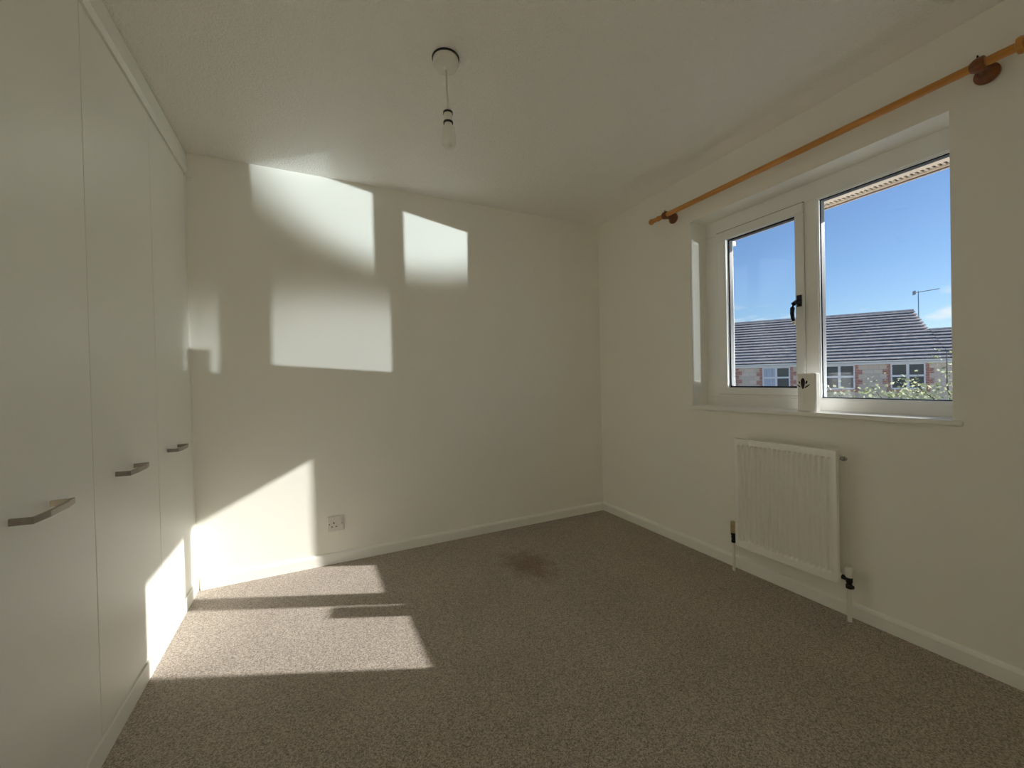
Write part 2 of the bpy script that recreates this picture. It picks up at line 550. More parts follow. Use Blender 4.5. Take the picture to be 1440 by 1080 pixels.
OY0, OY1, OZ0, OZ1 = -2.074, -0.911, 0.885, 2.060
structure(link('wall_right', B(*wall_layer(0, 0.142, YB-0.1, 0.1, OY0, OY1, OZ0, OZ1, H)), 'wall'), 'cream painted wall round the window')
structure(link('wall_outer', B(*(wall_layer(0.1421, 0.212, YB-0.1, 0.1, -2.142, -0.903, 0.90, 2.066, H, -3)
                                 + wall_layer(0.212, 0.300, YB-0.1, 0.1, -2.24, -0.85, 0.86, 2.07, H, -3))), 'render'), 'outer leaf of the window wall')

SK = [(0, 0), (-0.015, 0), (-0.015, 0.052), (-0.010, 0.062), (-0.004, 0.066), (0, 0.066)]
bm = bmesh.new(); prism(bm, SK, YB, 0)
structure(link('baseboard_right', bm, 'gloss'), 'white skirting board under the window')
bm = bmesh.new(); prism(bm, SK, -2.72, -0.0155)
o = structure(link('baseboard_back', bm, 'gloss'), 'white skirting board along the sunlit wall')
for v in o.data.vertices:
    x, y, z = v.co
    v.co = (y, x, z)
o.data.flip_normals()

# ------------------------------------------------------------------ window
win = structure(empty('window_1', (0.142, -1.4925, 0.907)), 'white two-light window with an open view of the roofs')
WL = Vector((0.142, -1.4925, 0.907))


def wpart(name, bm, m, parent=win, **k):
    o = link(name, bm, m, None, **k)
    o.parent = parent
    # parents are unrotated empties or meshes at the origin: keep the mesh in world coordinates
    if parent is win:
        o.location = -WL
    return o


FX0, FX1 = 0.142, 0.212
GY0, GY1, GZ0, GZ1 = -2.092, -1.556, 0.963, 1.968        # fixed light
SY0, SY1, SZ0, SZ1 = -1.497, -0.998, 0.978, 1.973        # sash, outside
PY0, PY1, PZ0, PZ1 = -1.455, -1.060, 1.018, 1.922        # sash glass
wpart('frame_head', B((FX0, FX1, -2.140, -0.905, GZ1, 2.065)), 'upvc', bevel=0.004)
wpart('frame_foot', B((FX0, FX1, -2.140, -0.905, 0.905, GZ0)), 'upvc', bevel=0.004)
wpart('frame_jamb', B((FX0, FX1, -1.010, -0.905, GZ0, GZ1)), 'upvc', bevel=0.004)
wpart('frame_jamb', B((FX0, FX1, -2.140, GY0, GZ0, GZ1)), 'upvc', bevel=0.004)
wpart('frame_rebate', B((FX0, FX1, -1.4835, -1.010, GZ0, 0.991), (FX0, FX1, -1.4835, -1.010, 1.9595, GZ1)), 'upvc')
wpart('mullion', B((FX0, FX1, GY1, -1.4835, GZ0, GZ1)), 'upvc', bevel=0.004)
# glazing bead and black gasket of the fixed light


def ring(bm, x0, x1, y0, y1, z0, z1, w):
    box(bm, x0, x1, y0, y1, z0, z0+w)
    box(bm, x0, x1, y0, y1, z1-w, z1)
    box(bm, x0, x1, y0, y0+w, z0+w, z1-w)
    box(bm, x0, x1, y1-w, y1, z0+w, z1-w)


bm = bmesh.new(); ring(bm, 0.148, 0.160, GY0-0.004, GY1+0.004, GZ0-0.004, GZ1+0.004, 0.009)
wpart('glazing_bead', bm, 'upvc', bevel=0.003)
bm = bmesh.new(); ring(bm, 0.1605, 0.190, GY0-0.004, GY1+0.004, GZ0-0.004, GZ1+0.004, 0.013)
wpart('gasket_or_shade_ring', bm, 'black')
wpart('pane', B((0.168, 0.186, GY0+0.006, GY1-0.006, GZ0+0.006, GZ1-0.006)), 'glass')
# opening sash: proud flange with mitred look, body behind it, its seal, pane and handle
sash = bmesh.new()
for x0, x1, i in ((0.128, 0.1405, 0.0), (0.1405, 0.200, 0.014)):
    box(sash, x0, x1, SY0+i, SY1-i, SZ0+i, PZ0)
    box(sash, x0, x1, SY0+i, SY1-i, PZ1, SZ1-i)
    box(sash, x0, x1, SY0+i, PY0, PZ0, PZ1)
    box(sash, x0, x1, PY1, SY1-i, PZ0, PZ1)
sash = wpart('sash', sash, 'upvc', bevel=0.003)


def spart(name, bm, m, **k):
    o = link(name, bm, m, None, **k)
    o.parent = sash
    return o


bm = bmesh.new(); ring(bm, 0.1385, 0.1418, SY0+0.001, SY1+0.006, SZ0-0.001, SZ1+0.005, 0.012)
spart('seal', bm, 'black')
bm = bmesh.new(); ring(bm, 0.152, 0.182, PY0-0.004, PY1+0.004, PZ0-0.004, PZ1+0.004, 0.013)
spart('gasket_or_shade_ring', bm, 'black')
spart('pane', B((0.158, 0.176, PY0+0.006, PY1-0.006, PZ0+0.006, PZ1-0.006)), 'glass')
bm = bmesh.new()
box(bm, 0.116, 0.128, -1.489, -1.467, 1.440, 1.500)
hb = spart('handle', bm, 'dark_metal', bevel=0.003)
hb['label'] = 'dark curved window handle'
bm = bmesh.new()
tube(bm, [(0.118, -1.478, 1.462), (0.095, -1.476, 1.462), (0.080, -1.473, 1.452), (0.074, -1.471, 1.432), (0.072, -1.470, 1.405), (0.073, -1.472, 1.380), (0.076, -1.474, 1.364)],
     [0.011, 0.011, 0.0115, 0.0105, 0.0095, 0.0085, 0.0075], 12)
spart('handle_lever', bm, 'dark_metal', smooth=True)
bm = bmesh.new()
tube(bm, [(0.076, -1.474, 1.365), (0.078, -1.476, 1.352), (0.080, -1.478, 1.345)], [0.0075, 0.008, 0.005], 12)
spart('handle_tip', bm, 'white_plastic', smooth=True)
# sill board with a rounded nose and horns
bm = B((0.0, 0.142, OY0, OY1, 0.885, 0.907), (-0.020, 0.0, -2.104, -0.898, 0.885, 0.907))
bmesh.ops.remove_doubles(bm, verts=bm.verts[:], dist=1e-6)
wpart('window_sill', bm, 'gloss', bevel=0.006, seg=3)

# ------------------------------------------------------------------ fitted wardrobe
wr = tag(empty('fitted_wardrobe', (XW, -1.5, 0)), 'white full-height fitted wardrobe with plain flush doors along the left', 'wardrobe')
WO = Vector((XW, -1.5, 0))


def rel(o, parent, org):
    o.parent = parent
    o.location = -Vector(org)
    return o


ZD0, ZD1 = 0.070, 2.2275
edges = [-0.034, -0.553, -1.110, -1.667, -2.224, -2.781]
hcy = [-0.352, -0.880, -1.400, -1.957, -2.514]


def make_handle():
    """squared bow handle, 160 mm centres"""
    bm = bmesh.new()
    w = 0.0076
    path = [(-0.003, -0.082, 0.010), (0.038, -0.088, 0.0125), (0.043, -0.040, 0.011), (0.043, 0.035, 0.011), (0.037, 0.080, 0.0125), (-0.003, 0.068, 0.011)]
    # ribbon profile in plan, thickness 6 mm, height about 13 mm
    outer, inner = [], []
    pts = [Vector((a, b)) for a, b, _ in path]
    for i, p in enumerate(pts):
        d = (pts[min(i+1, len(pts)-1)]-pts[max(i-1, 0)]).normalized()
        nrm = Vector((-d.y, d.x))
        outer.append(p+nrm*0.0035)
        inner.append(p-nrm*0.0035)
    for sgn in range(len(pts)-1):
        q = []
        for z in (-w, w):
            q.append([bm.verts.new((v.x, v.y, z)) for v in (outer[sgn], outer[sgn+1], inner[sgn+1], inner[sgn])])
        a, b = q
        for f in ((a[3], a[2], a[1], a[0]), (b[0], b[1], b[2], b[3]), (a[0], a[1], b[1], b[0]), (a[2], a[3], b[3], b[2]), (a[1], a[2], b[2], b[1]), (a[3], a[0], b[0], b[3])):
            bm.faces.new(f)
    bmesh.ops.remove_doubles(bm, verts=bm.verts[:], dist=1e-5)
    bmesh.ops.recalc_face_normals(bm, faces=bm.faces[:])
    return bm


for i in range(5):
    y1, y0 = edges[i]-0.0015, edges[i+1]+0.0015
    d = link('door', B((XW-0.018, XW, y0, y1, ZD0+0.002, ZD1-0.003)), 'door', bevel=0.0012)
    rel(d, wr, WO)
    h = link('handle', make_handle(), 'nickel', bevel=0.001)
    h.parent = d
    h.location = (XW, hcy[i], 0.817)
    h['label'] = 'brushed nickel bow handle'
# end filler next to the back wall and next to the wall behind the camera
rel(link('end_filler', B((XW-0.03, XW+0.0005, -0.0325, 0, 0.070, 2.214)), 'door', bevel=0.001), wr, WO)
rel(link('end_filler', B((XW-0.03, XW+0.0005, YB, edges[-1]-0.002, 0.070, 2.214)), 'door', bevel=0.001), wr, WO)
bm = bmesh.new()
prism(bm, [(XW-0.03, 0), (XW+0.006, 0), (XW+0.006, 0.066), (XW+0.005, 0.0675), (XW-0.03, 0.0675)], YB, 0)
rel(link('plinth', bm, 'door'), wr, WO)
rel(link('carcass', B((XW-0.05, XW-0.030, YB, 0, 0.0, 2.34), (XL+0.002, XW-0.05, YB, 0, 2.20, 2.215)), 'carcass'), wr, WO)
bm = bmesh.new()
prism(bm, [(XW-0.028, 2.229), (XW+0.006, 2.229), (XW+0.006, 2.236), (XW+0.014, 2.250), (XW+0.004, 2.3465), (XW-0.028, 2.3465)], YB, 0)
rel(link('cornice', bm, 'door'), wr, WO)
rel(link('cornice_stop', B((XW-0.01, XW+0.030, -0.022, 0, 2.214, 2.262)), 'door', bevel=0.002), wr, WO)

# ------------------------------------------------------------------ radiator
RX = -0.088
RY0, RY1, RZ0, RZ1 = -1.733, -1.246, 0.158, 0.749
rad = tag(empty('radiator', (-0.05, (RY0+RY1)/2, 0)), 'white fluted panel radiator on the wall under the window', 'radiator')
RO = Vector((-0.05, (RY0+RY1)/2, 0))
bm = bmesh.new()
NF = 19
ny, nzr = NF*10, 46
gy0, gy1 = RY0+0.018, RY1-0.018
gz0, gz1 = RZ0+0.045, RZ1-0.040


def sm(a, b, x):
    t = min(1, max(0, (x-a)/(b-a)))
    return t*t*(3-2*t)


ys = [RY0]+[gy0+(gy1-gy0)*i/ny for i in range(ny+1)]+[RY1]
zs = [RZ0, RZ0+0.012]+[RZ0+0.020+(RZ1-RZ0-0.032)*(i/nzr) for i in range(nzr+1)]+[RZ1]
zs = sorted(set([RZ0, RZ0+0.02, gz0-0.008, gz0-0.003, gz0, gz0+0.003, gz0+0.007, gz0+0.012, gz0+0.02]+[gz0+0.03+(gz1-gz0-0.06)*i/20 for i in range(21)]
                + [gz1-0.02, gz1-0.012, gz1-0.007, gz1-0.003, gz1, gz1+0.003, gz1+0.008, RZ1-0.008, RZ1]))
pitch = (gy1-gy0)/NF
grid = []
for z in zs:
    row = []
    for y in ys:
        dpt = 0.0
        if gy0 <= y <= gy1:
            ph = ((y-gy0)/pitch) % 1.0
            e = abs(ph-0.5)*2                       # 0 at groove centre, 1 at ridge
            half = 0.74
            arc = 0.010*math.sqrt(max(0, 1-(e/half)**2)) if e < half else 0.0   # rounded groove ends
            ends = sm(gz0-arc, gz0-arc+0.009, z)*(1-sm(gz1+arc-0.009, gz1+arc, z))
            dpt = 0.0160*(1-sm(0.48, 0.80, e))*ends
        row.append(bm.verts.new((RX+dpt, y, z)))
    grid.append(row)
for a, b in zip(grid, grid[1:]):
    for i in range(len(ys)-1):
        bm.faces.new((a[i], b[i], b[i+1], a[i+1]))
# rolled edge and back of the panel
bd = RX+0.022
back = [bm.verts.new((bd, y, z)) for y, z in ((RY0, RZ0), (RY1, RZ0), (RY1, RZ1), (RY0, RZ1))]
bm.faces.new([grid[0][i] for i in range(len(ys))]+[back[1], back[0]])
bm.faces.new([grid[-1][i] for i in reversed(range(len(ys)))]+[back[3], back[2]])
bm.faces.new([grid[j][0] for j in reversed(range(len(zs)))]+[back[0], back[3]])
bm.faces.new([grid[j][-1] for j in range(len(zs))]+[back[2], back[1]])
bm.faces.new(back)
bmesh.ops.recalc_face_normals(bm, faces=bm.faces[:])
rel(link('front_panel', bm, 'radiator', smooth=True, bevel=0.003), rad, RO)
bm = bmesh.new()
n = 22
for i in range(n):
    y = RY0+0.03+(RY1-RY0-0.06)*i/(n-1)
    box(bm, bd, -0.036, y-0.0012, y+0.0012, RZ0+0.05, RZ1-0.05)
o = rel(link('convector_fins', bm, 'radiator'), rad, RO)
o['kind'] = 'stuff'
for y in (RY0+0.09, RY1-0.09):
    rel(link('wall_bracket', B((-0.036, -0.0005, y-0.015, y+0.015, RZ0+0.08, RZ1-0.10)), 'radiator', bevel=0.002), rad, RO)
# end sleeves the valves screw into
for y0, y1, z in ((RY0-0.004, RY0+0.02, RZ0+0.03), (RY1-0.02, RY1+0.004, RZ0+0.03), (RY0-0.004, RY0+0.02, RZ1-0.035), (RY1-0.02, RY1+0.004, RZ1-0.035)):
    bm = bmesh.new()
    lathe(bm, [(0.013, y0), (0.013, y1)], (RX+0.028, 0, z), 'y', 16)
    rel(link('boss', bm, 'radiator', smooth=True), rad, RO)
# air vent at the top near end
bm = bmesh.new()
lathe(bm, [(0.007, RY0-0.004), (0.007, RY0-0.010), (0.010, RY0-0.0105), (0.010, RY0-0.020), (0.0065, RY0-0.021), (0.0065, RY0-0.027)], (RX+0.028, 0, RZ1-0.035), 'y', 14)
o = rel(link('bleed_valve', bm, 'chrome', smooth=True), rad, RO); o['label'] = 'chrome bleed valve'
VX = RX+0.028
# far end: thermostatic valve with a worn cream head
yv = RY1+0.030
bm = bmesh.new(); lathe(bm, [(0.0095, RY1+0.002), (0.0095, yv)], (VX, 0, RZ0+0.03), 'y', 14)
lathe(bm, [(0.009, RZ0+0.000), (0.012, RZ0+0.002), (0.012, RZ0+0.016), (0.010, RZ0+0.020), (0.013, RZ0+0.030), (0.011, RZ0+0.042), (0.014, RZ0+0.044), (0.014, RZ0+0.056)], (VX, yv, 0), 'z', 16)
v1 = rel(link('valve', bm, 'dark_metal', smooth=True), rad, RO)
bm = bmesh.new(); lathe(bm, [(0.0135, RZ0+0.056), (0.0155, RZ0+0.060), (0.0155, RZ0+0.112), (0.0135, RZ0+0.117)], (VX, yv, 0), 'z', 12)
o = link('valve_head', bm, 'brass', smooth=True); o.parent = v1; o['label'] = 'worn cream valve head'
bm = bmesh.new(); tube(bm, [(VX, yv, RZ0+0.002), (VX, yv, 0.001)], 0.0078, 14)
rel(link('pipe', bm, 'white_plastic', smooth=True), rad, RO)
# near end: lockshield valve with a white cap
yv = RY0-0.030
bm = bmesh.new(); lathe(bm, [(0.0105, RY0-0.002), (0.0105, yv)], (VX, 0, RZ0+0.030), 'y', 14)
lathe(bm, [(0.010, RZ0-0.012), (0.013, RZ0-0.010), (0.013, RZ0+0.004), (0.009, RZ0+0.008), (0.013, RZ0+0.020), (0.013, RZ0+0.036), (0.010, RZ0+0.040)], (VX, yv, 0), 'z', 16)
lathe(bm, [(0.008, yv-0.004), (0.008, yv-0.016), (0.005, yv-0.018)], (VX, 0, RZ0-0.002), 'y', 12)
v2 = rel(link('valve', bm, 'dark_metal', smooth=True), rad, RO)
bm = bmesh.new(); lathe(bm, [(0.012, RZ0+0.038), (0.0145, RZ0+0.042), (0.0150, RZ0+0.070), (0.0125, RZ0+0.079), (0.006, RZ0+0.082)], (VX, yv, 0), 'z', 18)
o = link('valve_cap', bm, 'white_plastic', smooth=True); o.parent = v2; o['label'] = 'white plastic valve cap'
bm = bmesh.new(); tube(bm, [(VX, yv, RZ0-0.010), (VX, yv, 0.001)], 0.0085, 14)
rel(link('pipe', bm, 'white_plastic', smooth=True), rad, RO)

# ------------------------------------------------------------------ curtain pole
PX, PZ = -0.080, 2.134
pole = tag(empty('curtain_pole', (-0.001, -1.48, PZ)), 'varnished pine curtain pole with turned finials above the window', 'curtain pole')
PO = Vector((-0.001, -1.48, PZ))
bm = bmesh.new(); lathe(bm, [(0.0145, -2.262), (0.0145, -0.735)], (PX, 0, PZ), 'y', 20)
rel(link('rod', bm, 'pine', smooth=True), pole, PO)
for yb, s in ((-0.790, 1), (-2.172, -1)):
    bm = bmesh.new()
    lathe(bm, [(0.031, -0.0005), (0.033, -0.004), (0.033, -0.012), (0.028, -0.018), (0.018, -0.022), (0.012, -0.032), (0.011, -0.055), (0.014, -0.068)], (0, yb, PZ-0.008), 'x', 24)
    br = rel(link('bracket', bm, 'pine_dark', smooth=True), pole, PO)
    bm = bmesh.new()
    lathe(bm, [(0.0146, yb-0.016*1), (0.020, yb-0.016), (0.024, yb-0.013), (0.0245, yb+0.002), (0.022, yb+0.010), (0.0165, yb+0.020), (0.0146, yb+0.021)], (PX, 0, PZ), 'y', 22)
    o = link('bracket_cup', bm, 'pine_dark', smooth=True); o.parent = br
    bm = bmesh.new(); lathe(bm, [(0.0025, PZ+0.022), (0.0025, PZ+0.034)], (PX, yb+0.003, 0), 'z', 8)
    o = link('screw', bm, 'dark_metal'); o.parent = br
# finials: collar, neck and ball
for y0, s, ball in ((-0.738, 1, 0.019), (-2.258, -1, 0.030)):
    k = ball/0.024
    prof = [(0.015, -0.004), (0.020*k, 0.0), (0.0215*k, 0.008), (0.020*k, 0.014), (0.013, 0.018), (0.012, 0.024), (0.017*k, 0.028), (0.019*k, 0.034), (0.017*k, 0.040), (0.0115, 0.045), (0.011, 0.050)]
    c = 0.050+ball*0.85
    for a in range(1, 13):
        th = math.pi*(0.18+0.82*a/12)
        prof.append((max(0.0008, ball*math.sin(th)), c-ball*math.cos(th)))
    bm = bmesh.new()
    lathe(bm, [(r, y0+s*h) for r, h in prof], (PX, 0, PZ), 'y', 24)
    rel(link('finial', bm, 'pine', smooth=True), pole, PO)

# ------------------------------------------------------------------ pendant lamp
LX, LY = -1.657, -1.187
pend = tag(empty('pendant_light', (LX, LY, H)), 'bare white pendant bulb hanging on a short cord from the ceiling', 'ceiling light')
LO = Vector((LX, LY, H))
bm = bmesh.new(); lathe(bm, [(0.0525, 0.0), (0.0525, -0.006)], n=32)
o = link('gasket_or_shade_ring', bm, 'black', pend)  # black ring stands in for the shadow gap between rose and ceiling
bm = bmesh.new()
lathe(bm, [(0.0485, -0.006), (0.0495, -0.012), (0.0495, -0.022), (0.046, -0.024), (0.0455, -0.033), (0.043, -0.038), (0.012, -0.0405), (0.008, -0.046), (0.004, -0.047)], n=36)
link('ceiling_rose', bm, 'white_plastic', pend, smooth=True)
bm = bmesh.new(); tube(bm, [(0, 0, -0.045), (0.002, 0, -0.08), (0.0015, 0, -0.12), (0.004, 0.001, -0.16), (0.004, 0.001, -0.20)], 0.0030, 10)
link('cord', bm, 'cord', pend, smooth=True)
hx = 0.004
bm = bmesh.new()
lathe(bm, [(0.004, -0.188), (0.009, -0.190), (0.0145, -0.203), (0.0155, -0.210), (0.0165, -0.212), (0.0165, -0.250), (0.0150, -0.2505), (0.0150, -0.262)], (hx, 0, 0), n=24)
holder = link('lamp_holder', bm, 'white_plastic', pend, smooth=True)
for z in (-0.2115, -0.2495):
    bm = bmesh.new(); lathe(bm, [(0.0160, z+0.0035), (0.0188, z+0.0035), (0.0188, z-0.0035), (0.0160, z-0.0035)], (hx, 0, 0), n=24)
    o = link('shade_ring', bm, 'black', None); o.parent = holder; o['label'] = 'black ring'
bm = bmesh.new()
prof = [(0.012, -0.256), (0.0125, -0.262), (0.0205, -0.264), (0.0235, -0.270), (0.0250, -0.285), (0.0272, -0.305), (0.0280, -0.320)]
for a in range(1, 10):
    th = math.pi/2*a/9
    prof.append((max(0.0006, 0.0280*math.cos(th)), -0.320-0.032*math.sin(th)))
lathe(bm, prof, (hx+0.002, 0, 0), n=30)
link('bulb', bm, 'bulb', pend, smooth=True)

# ------------------------------------------------------------------ landing fill light (lamp added out of view to brighten the room)
ll = tag(empty('landing_fill_light', (-0.35, -3.72, H)), 'round opal fill light added on the unseen landing outside the doorway', 'ceiling light')
bm = bmesh.new(); lathe(bm, [(0.20, 0.0), (0.205, -0.012), (0.20, -0.025)], n=32)
link('base', bm, 'white_plastic', ll, smooth=True)
opal, t_, b_ = nodes('fill_light_opal')
b_.inputs['Base Color'].default_value = (0.9, 0.9, 0.88, 1)
b_.inputs['Emission Color'].default_value = (0.93, 0.97, 1.0, 1)
b_.inputs['Emission Strength'].default_value = 41.0  # added glow that lifts the room's shaded walls through the doorway
bm = bmesh.new(); lathe(bm, [(0.196, -0.0255), (0.19, -0.045), (0.16, -0.070), (0.10, -0.084), (0.03, -0.088)], n=32)
link('diffuser', bm, opal, ll, smooth=True)

# ------------------------------------------------------------------ wall socket
so = tag(empty('wall_socket', (-2.046, 0, 0.242)), 'white single switched wall socket low on the sunlit wall', 'socket')
bm = B((-0.046, 0.046, -0.012, -0.0003, -0.046, 0.046))
link('plate', bm, 'socket', so, bevel=0.004, seg=3)
link('switch', B((0.020, 0.036, -0.0165, -0.0115, 0.010, 0.034)), 'socket', so, bevel=0.002)
for x, z, w, h in ((-0.010, 0.006, 0.0055, 0.0105), (-0.021, -0.016, 0.0085, 0.0055), (0.003, -0.016, 0.0085, 0.0055)):
    link('pin_hole', B((x-w/2, x+w/2, -0.0124, -0.0115, z-h/2, z+h/2)), 'hole', so)
for x in (-0.036, 0.036):
    bm = bmesh.new(); lathe(bm, [(0.0035, -0.0126), (0.0035, -0.0115)], (x, 0, 0), 'y', 10)
    link('screw', bm, 'chrome', so)

# ------------------------------------------------------------------ ceramic ornament on the sill
fa, fb = Vector((0.022, -1.516)), Vector((0.004, -1.602))
dv = (fb-fa).normalized()
ang = math.atan2(dv.y, dv.x)
orn = tag(empty('ceramic_humidifier', (fa.x, fa.y, 0.9072), ang), 'white ceramic slab with pierced black leaf motif standing on the sill', 'ornament')
OW, OH, OD = 0.0955, 0.188, 0.030
# local: x along the face, y backwards (front face at y=0), z up
bm = B((0, OW, 0, OD, 0, OH))
link('body', bm, 'ceramic', orn, bevel=0.006, seg=3)


def petal(name, cx, cz, ln, wd, rot, m, y=-0.0006, th=0.0016, taper=0.0):
    bm = bmesh.new()
    pts = []
    for i in range(18):
        a = 2*math.pi*i/18
        px, pz = wd/2*math.cos(a)*(1-taper*math.sin(a)*-1), ln/2*math.sin(a)
        pts.append((cx+px*math.cos(rot)-pz*math.sin(rot), cz+px*math.sin(rot)+pz*math.cos(rot)))
    f0 = [bm.verts.new((x, y, z)) for x, z in pts]
    f1 = [bm.verts.new((x, y+th, z)) for x, z in pts]
    bm.faces.new(f0); bm.faces.new(list(reversed(f1)))
    for i in range(18):
        bm.faces.new((f0[i], f1[i], f1[(i+1) % 18], f0[(i+1) % 18]))
    bmesh.ops.recalc_face_normals(bm, faces=bm.faces[:])
    return link(name, bm, m, orn)


petal('leaf_hole', 0.031, 0.137, 0.054, 0.021, 0.0, 'hole', taper=0.25)
petal('leaf_hole', 0.013, 0.142, 0.014, 0.0065, 0.25, 'hole')
petal('leaf_hole', 0.050, 0.143, 0.018, 0.0085, -0.35, 'hole')
petal('leaf_hole', 0.010, 0.125, 0.022, 0.0055, 0.95, 'hole')
petal('leaf_hole', 0.053, 0.124, 0.034, 0.0060, -1.0, 'hole')
for cx, cz, ln, rot in ((0.056, 0.106, 0.022, -1.2), (0.056, 0.093, 0.022, -1.1), (0.050, 0.058, 0.030, -0.9), (0.034, 0.085, 0.05, -0.05), (0.036, 0.052, 0.03, -0.3)):
    petal('embossed_leaf', cx, cz, ln, 0.0045, rot, 'ceramic', y=-0.0010, th=0.002)

# ------------------------------------------------------------------ own eaves outside the window head
ea = structure(empty('eaves', (0.4, -1.5, 2.05)), 'cream soffit boards and dark gutter seen through the top of the window')
EO = Vector((0.4, -1.5, 2.05))
EY0, EY1 = -3.6, 1.2
ZS = 2.042
rel(link('soffit_board', B((0.301, 0.456, EY0, EY1, ZS, ZS+0.010)), 'cream_soffit'), ea, EO)
rel(link('soffit_edge', B((0.496, 0.5095, EY0, EY1, ZS-0.005, ZS+0.010)), 'cream_soffit'), ea, EO)
rel(link('vent_backing', B((0.456, 0.496, EY0, EY1, ZS+0.006, ZS+0.012)), 'black'), ea, EO)
vb = bmesh.new(); box(vb, 0.456, 0.496, -0.0045, 0.0045, ZS, ZS+0.006)
vent_bar = link('vent_bar', vb, 'cream_soffit')
rel(vent_bar, ea, EO)
vent_bar.location.y = -EO.y+(-2.25)
for i in range(1, 76):
    c = vent_bar.copy(); C.objects.link(c); c.parent = ea
    c.location = (-EO.x, -EO.y-2.25+i*0.020, -EO.z)
rel(link('fascia', B((0.510, 0.522, EY0, EY1, 2.034, 2.20)), 'brown_fascia'), ea, EO)
rel(link('fascia_lip', B((0.522, 0.530, EY0, EY1, 2.033, 2.045)), 'cream_soffit'), ea, EO)
bm = bmesh.new()
prism(bm, [(0.532+0.055*(1-math.cos(math.pi*i/10)), 2.175-0.052*math.sin(math.pi*i/10)) for i in range(11)], EY0, EY1)
rel(link('gutter', bm, 'brown_fascia'), ea, EO)
rel(link('gutter_bracket', B((0.515, 0.550, -0.835, -0.805, 2.002, 2.0335)), 'white_out', bevel=0.004), ea, EO)
rel(link('roof_slope', B((0.301, 0.53, EY0, EY1, 2.20, 2.36)), 'roof_dark'), ea, EO)

# ------------------------------------------------------------------ outside: ground
structure(link('ground', B((0.301, 120, -90, 90, -3.2, -3.0)), 'tarmac'), 'street level below the window')

# ------------------------------------------------------------------ house across the street
HU = Vector((0.5938, -0.8046, 0))       # along its front, to the right
HN = Vector((-0.8046, -0.5938, 0))      # out of its front, towards the room
HO = Vector((20.73, 8.04, -3.0))
hrot = math.atan2(HU.y, HU.x)
# local frame: x along the front, y into the house (= -HN), z up from street level
house = tag(empty('terraced_house', HO, hrot), 'stone-faced house with a grey tiled roof across the street', 'house')
ZG = 3.0
EAVE, RIDGE, RUN = 1.60+ZG, 4.21+ZG, 3.65
SL, SR = -7.0, 3.80
slope = math.hypot(RUN+0.25, RIDGE-EAVE)


def roof_pts(t, lift):
    """point up the slope: t 0 at the eave, 1 at the ridge"""
    y = -0.25+(RUN+0.25)*t
    z = EAVE+(RIDGE-EAVE)*t
    return y, z+lift


link('wall', B((SL, 7.2, 0, 0.3, 0, EAVE-0.12), (SL, SL+0.2, 0.3, 2*RUN, 0, EAVE-0.12)), 'house_stone', house)
bm = bmesh.new()
v = [bm.verts.new(c) for c in ((SR-0.02, 0.1, EAVE-0.1), (SR-0.02, 2*RUN, EAVE-0.1), (SR-0.02, RUN, RIDGE-0.08), (SR-0.22, 0.1, EAVE-0.1), (SR-0.22, 2*RUN, EAVE-0.1), (SR-0.22, RUN, RIDGE-0.08))]
for f in ((0, 1, 2), (5, 4, 3), (0, 3, 4, 1), (1, 4, 5, 2), (2, 5, 3, 0)):
    bm.faces.new([v[i] for i in f])
link('gable', bm, 'house_stone', house)


def roof(name, s0, s1, tmax, n):
    bm = bmesh.new()
    y0, z0 = roof_pts(0, -0.06); y1, z1 = roof_pts(tmax, -0.06)
    yb = 2*RUN+0.25
    pts = [(y0, z0), (y1, z1), (y1+(yb-y1)*0.9, z0), ]
    a = [bm.verts.new((s0, y, z)) for y, z in pts]; b = [bm.verts.new((s1, y, z)) for y, z in pts]
    bm.faces.new(a); bm.faces.new(list(reversed(b)))
    for i in range(3):
        bm.faces.new((a[i], b[i], b[(i+1) % 3], a[(i+1) % 3]))
    bmesh.ops.recalc_face_normals(bm, faces=bm.faces[:])
    ro = link(name, bm, 'roof_dark', house)
    for k in range(n):
        t0, t1 = tmax*k/n, tmax*(k+1.12)/n
        if k == n-1:
            t1 = tmax
        bm = bmesh.new()
        (ya, za), (yb_, zb) = roof_pts(t0, 0.105), roof_pts(t1, 0.012)
        (yc, zc), (yd, zd) = roof_pts(t0, 0.060), roof_pts(t1, -0.03)
        prof = [(ya, za), (yb_, zb), (yd, zd), (yc, zc)]
        p0 = [bm.verts.new((s0, y, z)) for y, z in prof]; p1 = [bm.verts.new((s1, y, z)) for y, z in prof]
        bm.faces.new(p0); bm.faces.new(list(reversed(p1)))
        for i in range(4):
            bm.faces.new((p0[i], p1[i], p1[(i+1) % 4], p0[(i+1) % 4]))
        bmesh.ops.recalc_face_normals(bm, faces=bm.faces[:])
        link('tile_course', bm, 'tile', ro)
    bm = bmesh.new()
    y, z = roof_pts(tmax, 0.0)
    tube(bm, [(s0, y, z), (s1, y, z)], 0.09, 10)
    link('ridge_tile', bm, 'tile', ro)


roof('roof', SL, SR, 1.0, 16)
roof('side_roof', SR+0.02, 8.0, 0.55, 9)
link('fascia', B((SL, 8.0, -0.16, -0.13, EAVE-0.16, EAVE+0.0)), 'white_out', house)
bm = bmesh.new()
prof = [(-0.16-0.06*(1-math.cos(math.pi*i/8)), EAVE+0.015-0.075*math.sin(math.pi*i/8)) for i in range(9)]
p0 = [bm.verts.new((SL, y, z)) for y, z in prof]; p1 = [bm.verts.new((8.0, y, z)) for y, z in prof]
bm.faces.new(p0); bm.faces.new(list(reversed(p1)))
for i in range(9):
    bm.faces.new((p0[i], p1[i], p1[(i+1) % 9], p0[(i+1) % 9]))
bmesh.ops.recalc_face_normals(bm, faces=bm.faces[:])
link('gutter', bm, 'white_out', house)
link('soffit', B((SL, 8.0, -0.13, 0, EAVE-0.14, EAVE-0.12)), 'white_out', house)
